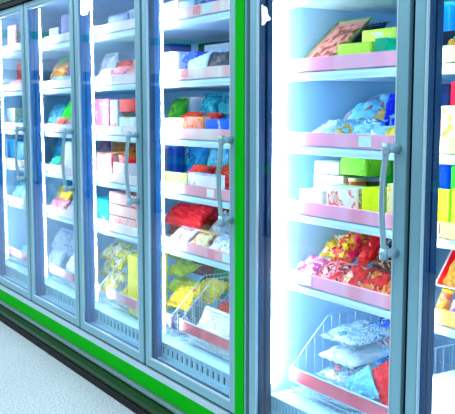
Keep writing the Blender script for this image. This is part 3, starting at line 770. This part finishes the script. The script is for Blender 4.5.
('bag', 3, 6, -3.831, 0.15, 0.03, 0.141, 0.06, 0.135, 48, 0, 0, 'd8cc08 b8b030 e8e060 88a090', 'mustard yellow bag at lower centre'),
('box', 3, 6, -3.68, 0.15, 0, 0.132, 0.16, 0.309, 0, 0, 0, 'f0e800 e8e000 f4f020 ece400', 'tall bright yellow carton at right end'),
('bag', 3, 6, -4.433, 0.33, 0.05, 0.21, 0.07, 0.165, 40, 0, 0, '*f0eed8 e0d890 fafaf0 c8c4a0', 'pale cream bag at far left behind the others'),
('bag', 2, 6, -5.318, 0.36, 0.05, 0.249, 0.07, 0.188, 25, 0, 0, '*eef4fc c8dcf0 fafdff a8c4e0', 'icy white bag at back left'),
('bag', 2, 6, -5.055, 0.36, 0.05, 0.234, 0.07, 0.188, 25, 0, 0, '*e4eef8 c0d4ec f8fbff a0bcdc', 'icy white bag at back right'),
('box', 2, 1, -4.659, 0.135, 0, 0.157, 0.1, 0.096, 0, 0, 0, 'c8d4ec b8c8e4 dce4f4 a8bce0', 'pale lilac carton'),
('box', 2, 1, -4.472, 0.135, 0, 0.146, 0.1, 0.158, 0, 0, 0, '3070b8 2060a8 5088c8 1850a0', 'deep blue carton at right end'),
('bag', 2, 2, -4.832, 0.188, 0.0, 0.231, 0.05, 0.175, 20, 0, 0, '*d0a030 c08820 e0c060 f0d8b0', 'golden brown bag at centre'),
('bag', 2, 2, -4.605, 0.182, 0.0, 0.152, 0.05, 0.14, 20, 0, 0, '*d850a0 3858a8 f0b0d0 283870', 'magenta and navy bag at right end'),
('bag', 2, 2, -4.967, 0.27, 0, 0.184, 0.05, 0.213, 12, 0, 0, '20b060 38c878 109848 70d8a0', 'emerald green bag at the back'),
('bag', 2, 2, -4.604, 0.129, 0, 0.439, 0.012, 0.09, 35, 0, 0, 'd8e8f0 b8d0dc eef6fa 90b8c8', 'pale grey flat pack along the front'),
('bag', 2, 3, -4.707, 0.2, 0, 0.269, 0.06, 0.2, 25, 0, 0, '20d820 10c810 40e838 08b008', 'vivid green bag'),
('bag', 2, 3, -4.939, 0.2, 0, 0.187, 0.05, 0.17, 20, 0, 0, '90d8e8 78c8dc b0e8f0 60b8d0', 'pale aqua bag left of the vivid green bag'),
('bag', 2, 3, -4.669, 0.132, 0, 0.158, 0.03, 0.095, 30, 0, 0, 'e87868 f0a898 d05048 f8d8d0', 'salmon pink pack at front left'),
('bag', 2, 3, -4.496, 0.132, 0, 0.149, 0.03, 0.085, 30, 0, 0, 'e0709c f0a8c4 c84878 f8d8e4', 'rose pack at front right'),
('bag', 2, 4, -4.913, 0.22, 0, 0.235, 0.06, 0.216, 15, 0, 0, '2080a8 40a0c0 106088 60b8d0', 'steel blue bag at back'),
('bag', 2, 4, -4.758, 0.135, 0, 0.163, 0.04, 0.11, 30, 0, 0, '*30b890 18a078 58d0a8 60c0c8', 'sea green pack at front left'),
('bag', 2, 4, -4.603, 0.135, 0, 0.107, 0.04, 0.095, 30, 0, 0, 'e85898 d84088 f088b8 f8c0d8', 'hot pink pack at front'),
('box', 2, 4, -4.472, 0.135, 0, 0.148, 0.1, 0.188, 0, 0, 0, 'f4f8fc e8f0f8 ffffff dce8f4', 'tall white carton at right end'),
('box', 2, 5, -5.038, 0.276, 0.0, 0.309, 0.12, 0.205, 0, 0, 0, '20a0b8 1088a0 48b8c8 087890', 'dark turquoise carton in the second row'),
('bag', 2, 5, -4.822, 0.192, 0.0, 0.231, 0.04, 0.16, 25, 0, 0, 'f0d850 f4e480 e8c838 f8f0b8', 'yellow bag at centre'),
('bag', 2, 5, -4.747, 0.13, 0, 0.263, 0.015, 0.1, 40, 0, 0, 'f4c8d8 e890b8 fbe8f0 c8a8d8', 'pale pink pack at front left'),
('bag', 2, 5, -4.483, 0.13, 0, 0.225, 0.015, 0.125, 40, 0, 0, '*e8f0f8 d8a0d0 60b8c8 f8fbfe', 'white and lilac pack at front right'),
('bag', 2, 6, -4.959, 0.18, 0.03, 0.174, 0.06, 0.165, 35, 0, 0, 'e8f0fa d8e4f4 f8fbff c8d8ec', 'white bag at left end'),
('bag', 2, 6, -4.611, 0.18, 0.03, 0.232, 0.06, 0.195, 35, 0, 0, 'f0f4fc e0e8f6 ffffff d0dcf0', 'white bag at right end'),
('box', 1, 1, -5.416, 0.135, 0, 0.183, 0.1, 0.178, 0, 0, 0, 'f0d4e0 f8e4ec e8c0d0 fbf0f4', 'pale pink carton'),
('bag', 1, 2, -5.517, 0.14, 0, 0.145, 0.05, 0.083, 25, 0, 0, 'e8a8b8 f4d0d8 d08098 a0d8e0', 'pale rose bag at front left'),
('bag', 1, 2, -5.341, 0.14, 0, 0.157, 0.05, 0.083, 25, 0, 0, 'e05888 f0a0c0 c83868 fbd8e4', 'bright pink bag at front right'),
('box', 1, 2, -5.639, 0.27, 0, 0.199, 0.1, 0.205, 0, 0, 0, 'e07060 f0a898 c85048 f8d8d0', 'salmon red carton at back'),
('box', 1, 3, -5.505, 0.14, 0, 0.165, 0.1, 0.145, 0, 0, 0, 'c8d0c8 b0bcb8 e0e4e0 98a8a8', 'grey carton at left'),
('bag', 1, 3, -5.33, 0.14, 0, 0.136, 0.05, 0.105, 20, 0, 0, '38c0c8 20a8b4 70d8dc 108898', 'turquoise bag at right'),
('box', 1, 4, -5.522, 0.14, 0, 0.164, 0.1, 0.169, 0, 0, 0, '3888a8 2878a0 58a0b8 186088', 'steel blue carton at left'),
('box', 1, 4, -5.338, 0.14, 0, 0.156, 0.1, 0.161, 0, 0, 0, '60b0c8 48a0b8 88c8d8 3088a8', 'pale blue carton at right'),
('bag', 1, 5, -5.516, 0.15, 0, 0.181, 0.05, 0.135, 30, 0, 0, 'c8e4ec a0d0dc e8f4f8 58c0c8', 'pale aqua bag at left'),
('bag', 1, 5, -5.344, 0.15, 0, 0.154, 0.05, 0.135, 30, 0, 0, 'b8dce8 e0f0f6 88c0d4 48b0c0', 'icy blue bag at right'),
('bag', 1, 6, -5.509, 0.2, 0.03, 0.217, 0.06, 0.155, 50, 0, 0, 'd8ecf4 b8dce8 eef6fa 90c8d8', 'frosty white bag'),]
for it in ITEMS:
    place(*it)

# ------------------------------------------------------------------ the hall
m, nt, b = newmat('speckled terrazzo')
tc = nt.nodes.new('ShaderNodeTexCoord')
vo = nt.nodes.new('ShaderNodeTexVoronoi'); vo.inputs['Scale'].default_value = 55
nz = nt.nodes.new('ShaderNodeTexNoise'); nz.inputs['Scale'].default_value = 110; nz.inputs['Detail'].default_value = 4
rp = nt.nodes.new('ShaderNodeValToRGB')
rp.color_ramp.elements[0].position = .36; rp.color_ramp.elements[0].color = lin('939fa4')
rp.color_ramp.elements[1].position = .56; rp.color_ramp.elements[1].color = lin('c6ced1')
nt.links.new(tc.outputs['Object'], nz.inputs['Vector'])
nt.links.new(nz.outputs['Fac'], rp.inputs['Fac'])
nt.links.new(rp.outputs['Color'], b.inputs['Base Color'])
b.inputs['Roughness'].default_value = .55
M['floor'] = m
M['wall'] = plain('deep teal wall paint', '1e4c66', .7)
M['wall_w'] = plain('pale wall paint', 'd4e0f0', .7)
M['ceil'] = plain('ceiling paint', 'dfe8ec', .8)
bm = bmesh.new(); box(bm, -15, 7, -9, 1.0, -.1, 0); struct('floor', bm, M['floor'])
bm = bmesh.new(); box(bm, -15, 7, .85, 1.0, 0, 4.3); struct('wall_back', bm, M['wall_w'])
bm = bmesh.new(); box(bm, -15.1, -15, -9, 1.0, 0, 4.3); struct('wall_left', bm, M['wall'])
bm = bmesh.new(); box(bm, -14.999, -14.98, -9, .8, 2.15, 4.25); struct('trim_3', bm, M['wall_w'])
bm = bmesh.new(); box(bm, -15, 7, -9.1, -9, 0, 4.3); struct('wall_front', bm, M['wall'])
bm = bmesh.new(); box(bm, -15.1, 7, -9.1, 1.0, 4.3, 4.4); struct('ceiling', bm, M['ceil'])
bm = bmesh.new(); box(bm, -14.979, -14.94, -9, .8, 2.72, 2.86); struct('trim_1', bm, M['green'])
bm = bmesh.new(); box(bm, -14.998, -14.95, -9, .8, 1.9, 1.97); struct('trim_2', bm, M['ceil'])

M['chest'] = plain('dark blue chest enamel', '12335c', .5)
isl = empty('added_chest_freezer', (-6, -4.0, 0))  # unseen, added to hide the bright floor and tint glass reflections blue
tag(isl, 'long dark blue chest freezer added across the aisle, unseen, to darken glass reflections', 'chest freezer')
bm = bmesh.new(); box(bm, -7.5, 7.5, -.5, .5, .06, .86, .02); obj('body', bm, M['chest'], isl)
bm = bmesh.new(); box(bm, -7.45, 7.45, -.45, .45, 0, .06); obj('plinth', bm, M['black'], isl)
bm = bmesh.new(); box(bm, -7.5, 7.5, .5, .52, .70, .80, .004); obj('bumper_strip', bm, M['green'], isl)
for q in range(6):
    bm = bmesh.new(); box(bm, -7.4 + q * 2.5, -5.0 + q * 2.5, -.42, .42, .861, .885, .006); obj('lid', bm, M['mull'], isl)

def area(name, loc, sx, sy, e, rot=(0, 0, 0), col=(.78, .93, 1)):
    l = bpy.data.lights.new(name, 'AREA')
    l.shape = 'RECTANGLE'; l.size = sx; l.size_y = sy; l.energy = e; l.color = col
    o = bpy.data.objects.new(name, l); o.location = loc; o.rotation_euler = rot
    C.objects.link(o)
    return o
for x in (-13, -10, -7, -4, -1, 2):
    for y in (-2.0, -5.5):
        area('ceiling_light', (x, y, 4.24), 1.5, .35, 56)

def pendant(x, y, label):
    e = empty('pendant_lamp', (x, y, 2.82))
    tag(e, label, 'lamp')
    bm = bmesh.new(); lathe_se(bm, 1, 1, [(.04, .36), (.06, .33), (.15, .30), (.18, .24), (.17, .20), (.26, .14), (.27, .11), (.25, .10), (.12, .12)], 24, 2.0)
    obj('shade', bm, M['lamp'], e, True)
    bm = bmesh.new(); bmesh.ops.create_uvsphere(bm, u_segments=16, v_segments=10, radius=.06)
    bmesh.ops.translate(bm, verts=bm.verts[:], vec=(0, 0, .07))
    obj('bulb', bm, M['lamp'], e, True)
    bm = bmesh.new(); tube(bm, [(0, 0, .33), (0, 0, 1.48)], .008, 6)
    obj('cord', bm, M['black'], e)
pendant(-11.5, -6.52, 'white pendant lamp reflected in the door right of the green post')
pendant(-11.8, -3.41, 'white pendant lamp reflected in the third door from left')

w = bpy.data.worlds.new('hall ambient fill'); S.world = w  # even bluish ambient added as fill, not a daylight source
w.use_nodes = True
bg = w.node_tree.nodes['Background']
bg.inputs['Color'].default_value = (.58, .88, 1, 1)
bg.inputs['Strength'].default_value = .2

vs = S.view_settings
vs.view_transform = 'Standard'
vs.look = 'None'
vs.gamma = 1
vs.exposure = 0.3
vs.use_curve_mapping = False
S.cycles.max_bounces = 10
S.cycles.transparent_max_bounces = 16
S.cycles.diffuse_bounces = 5
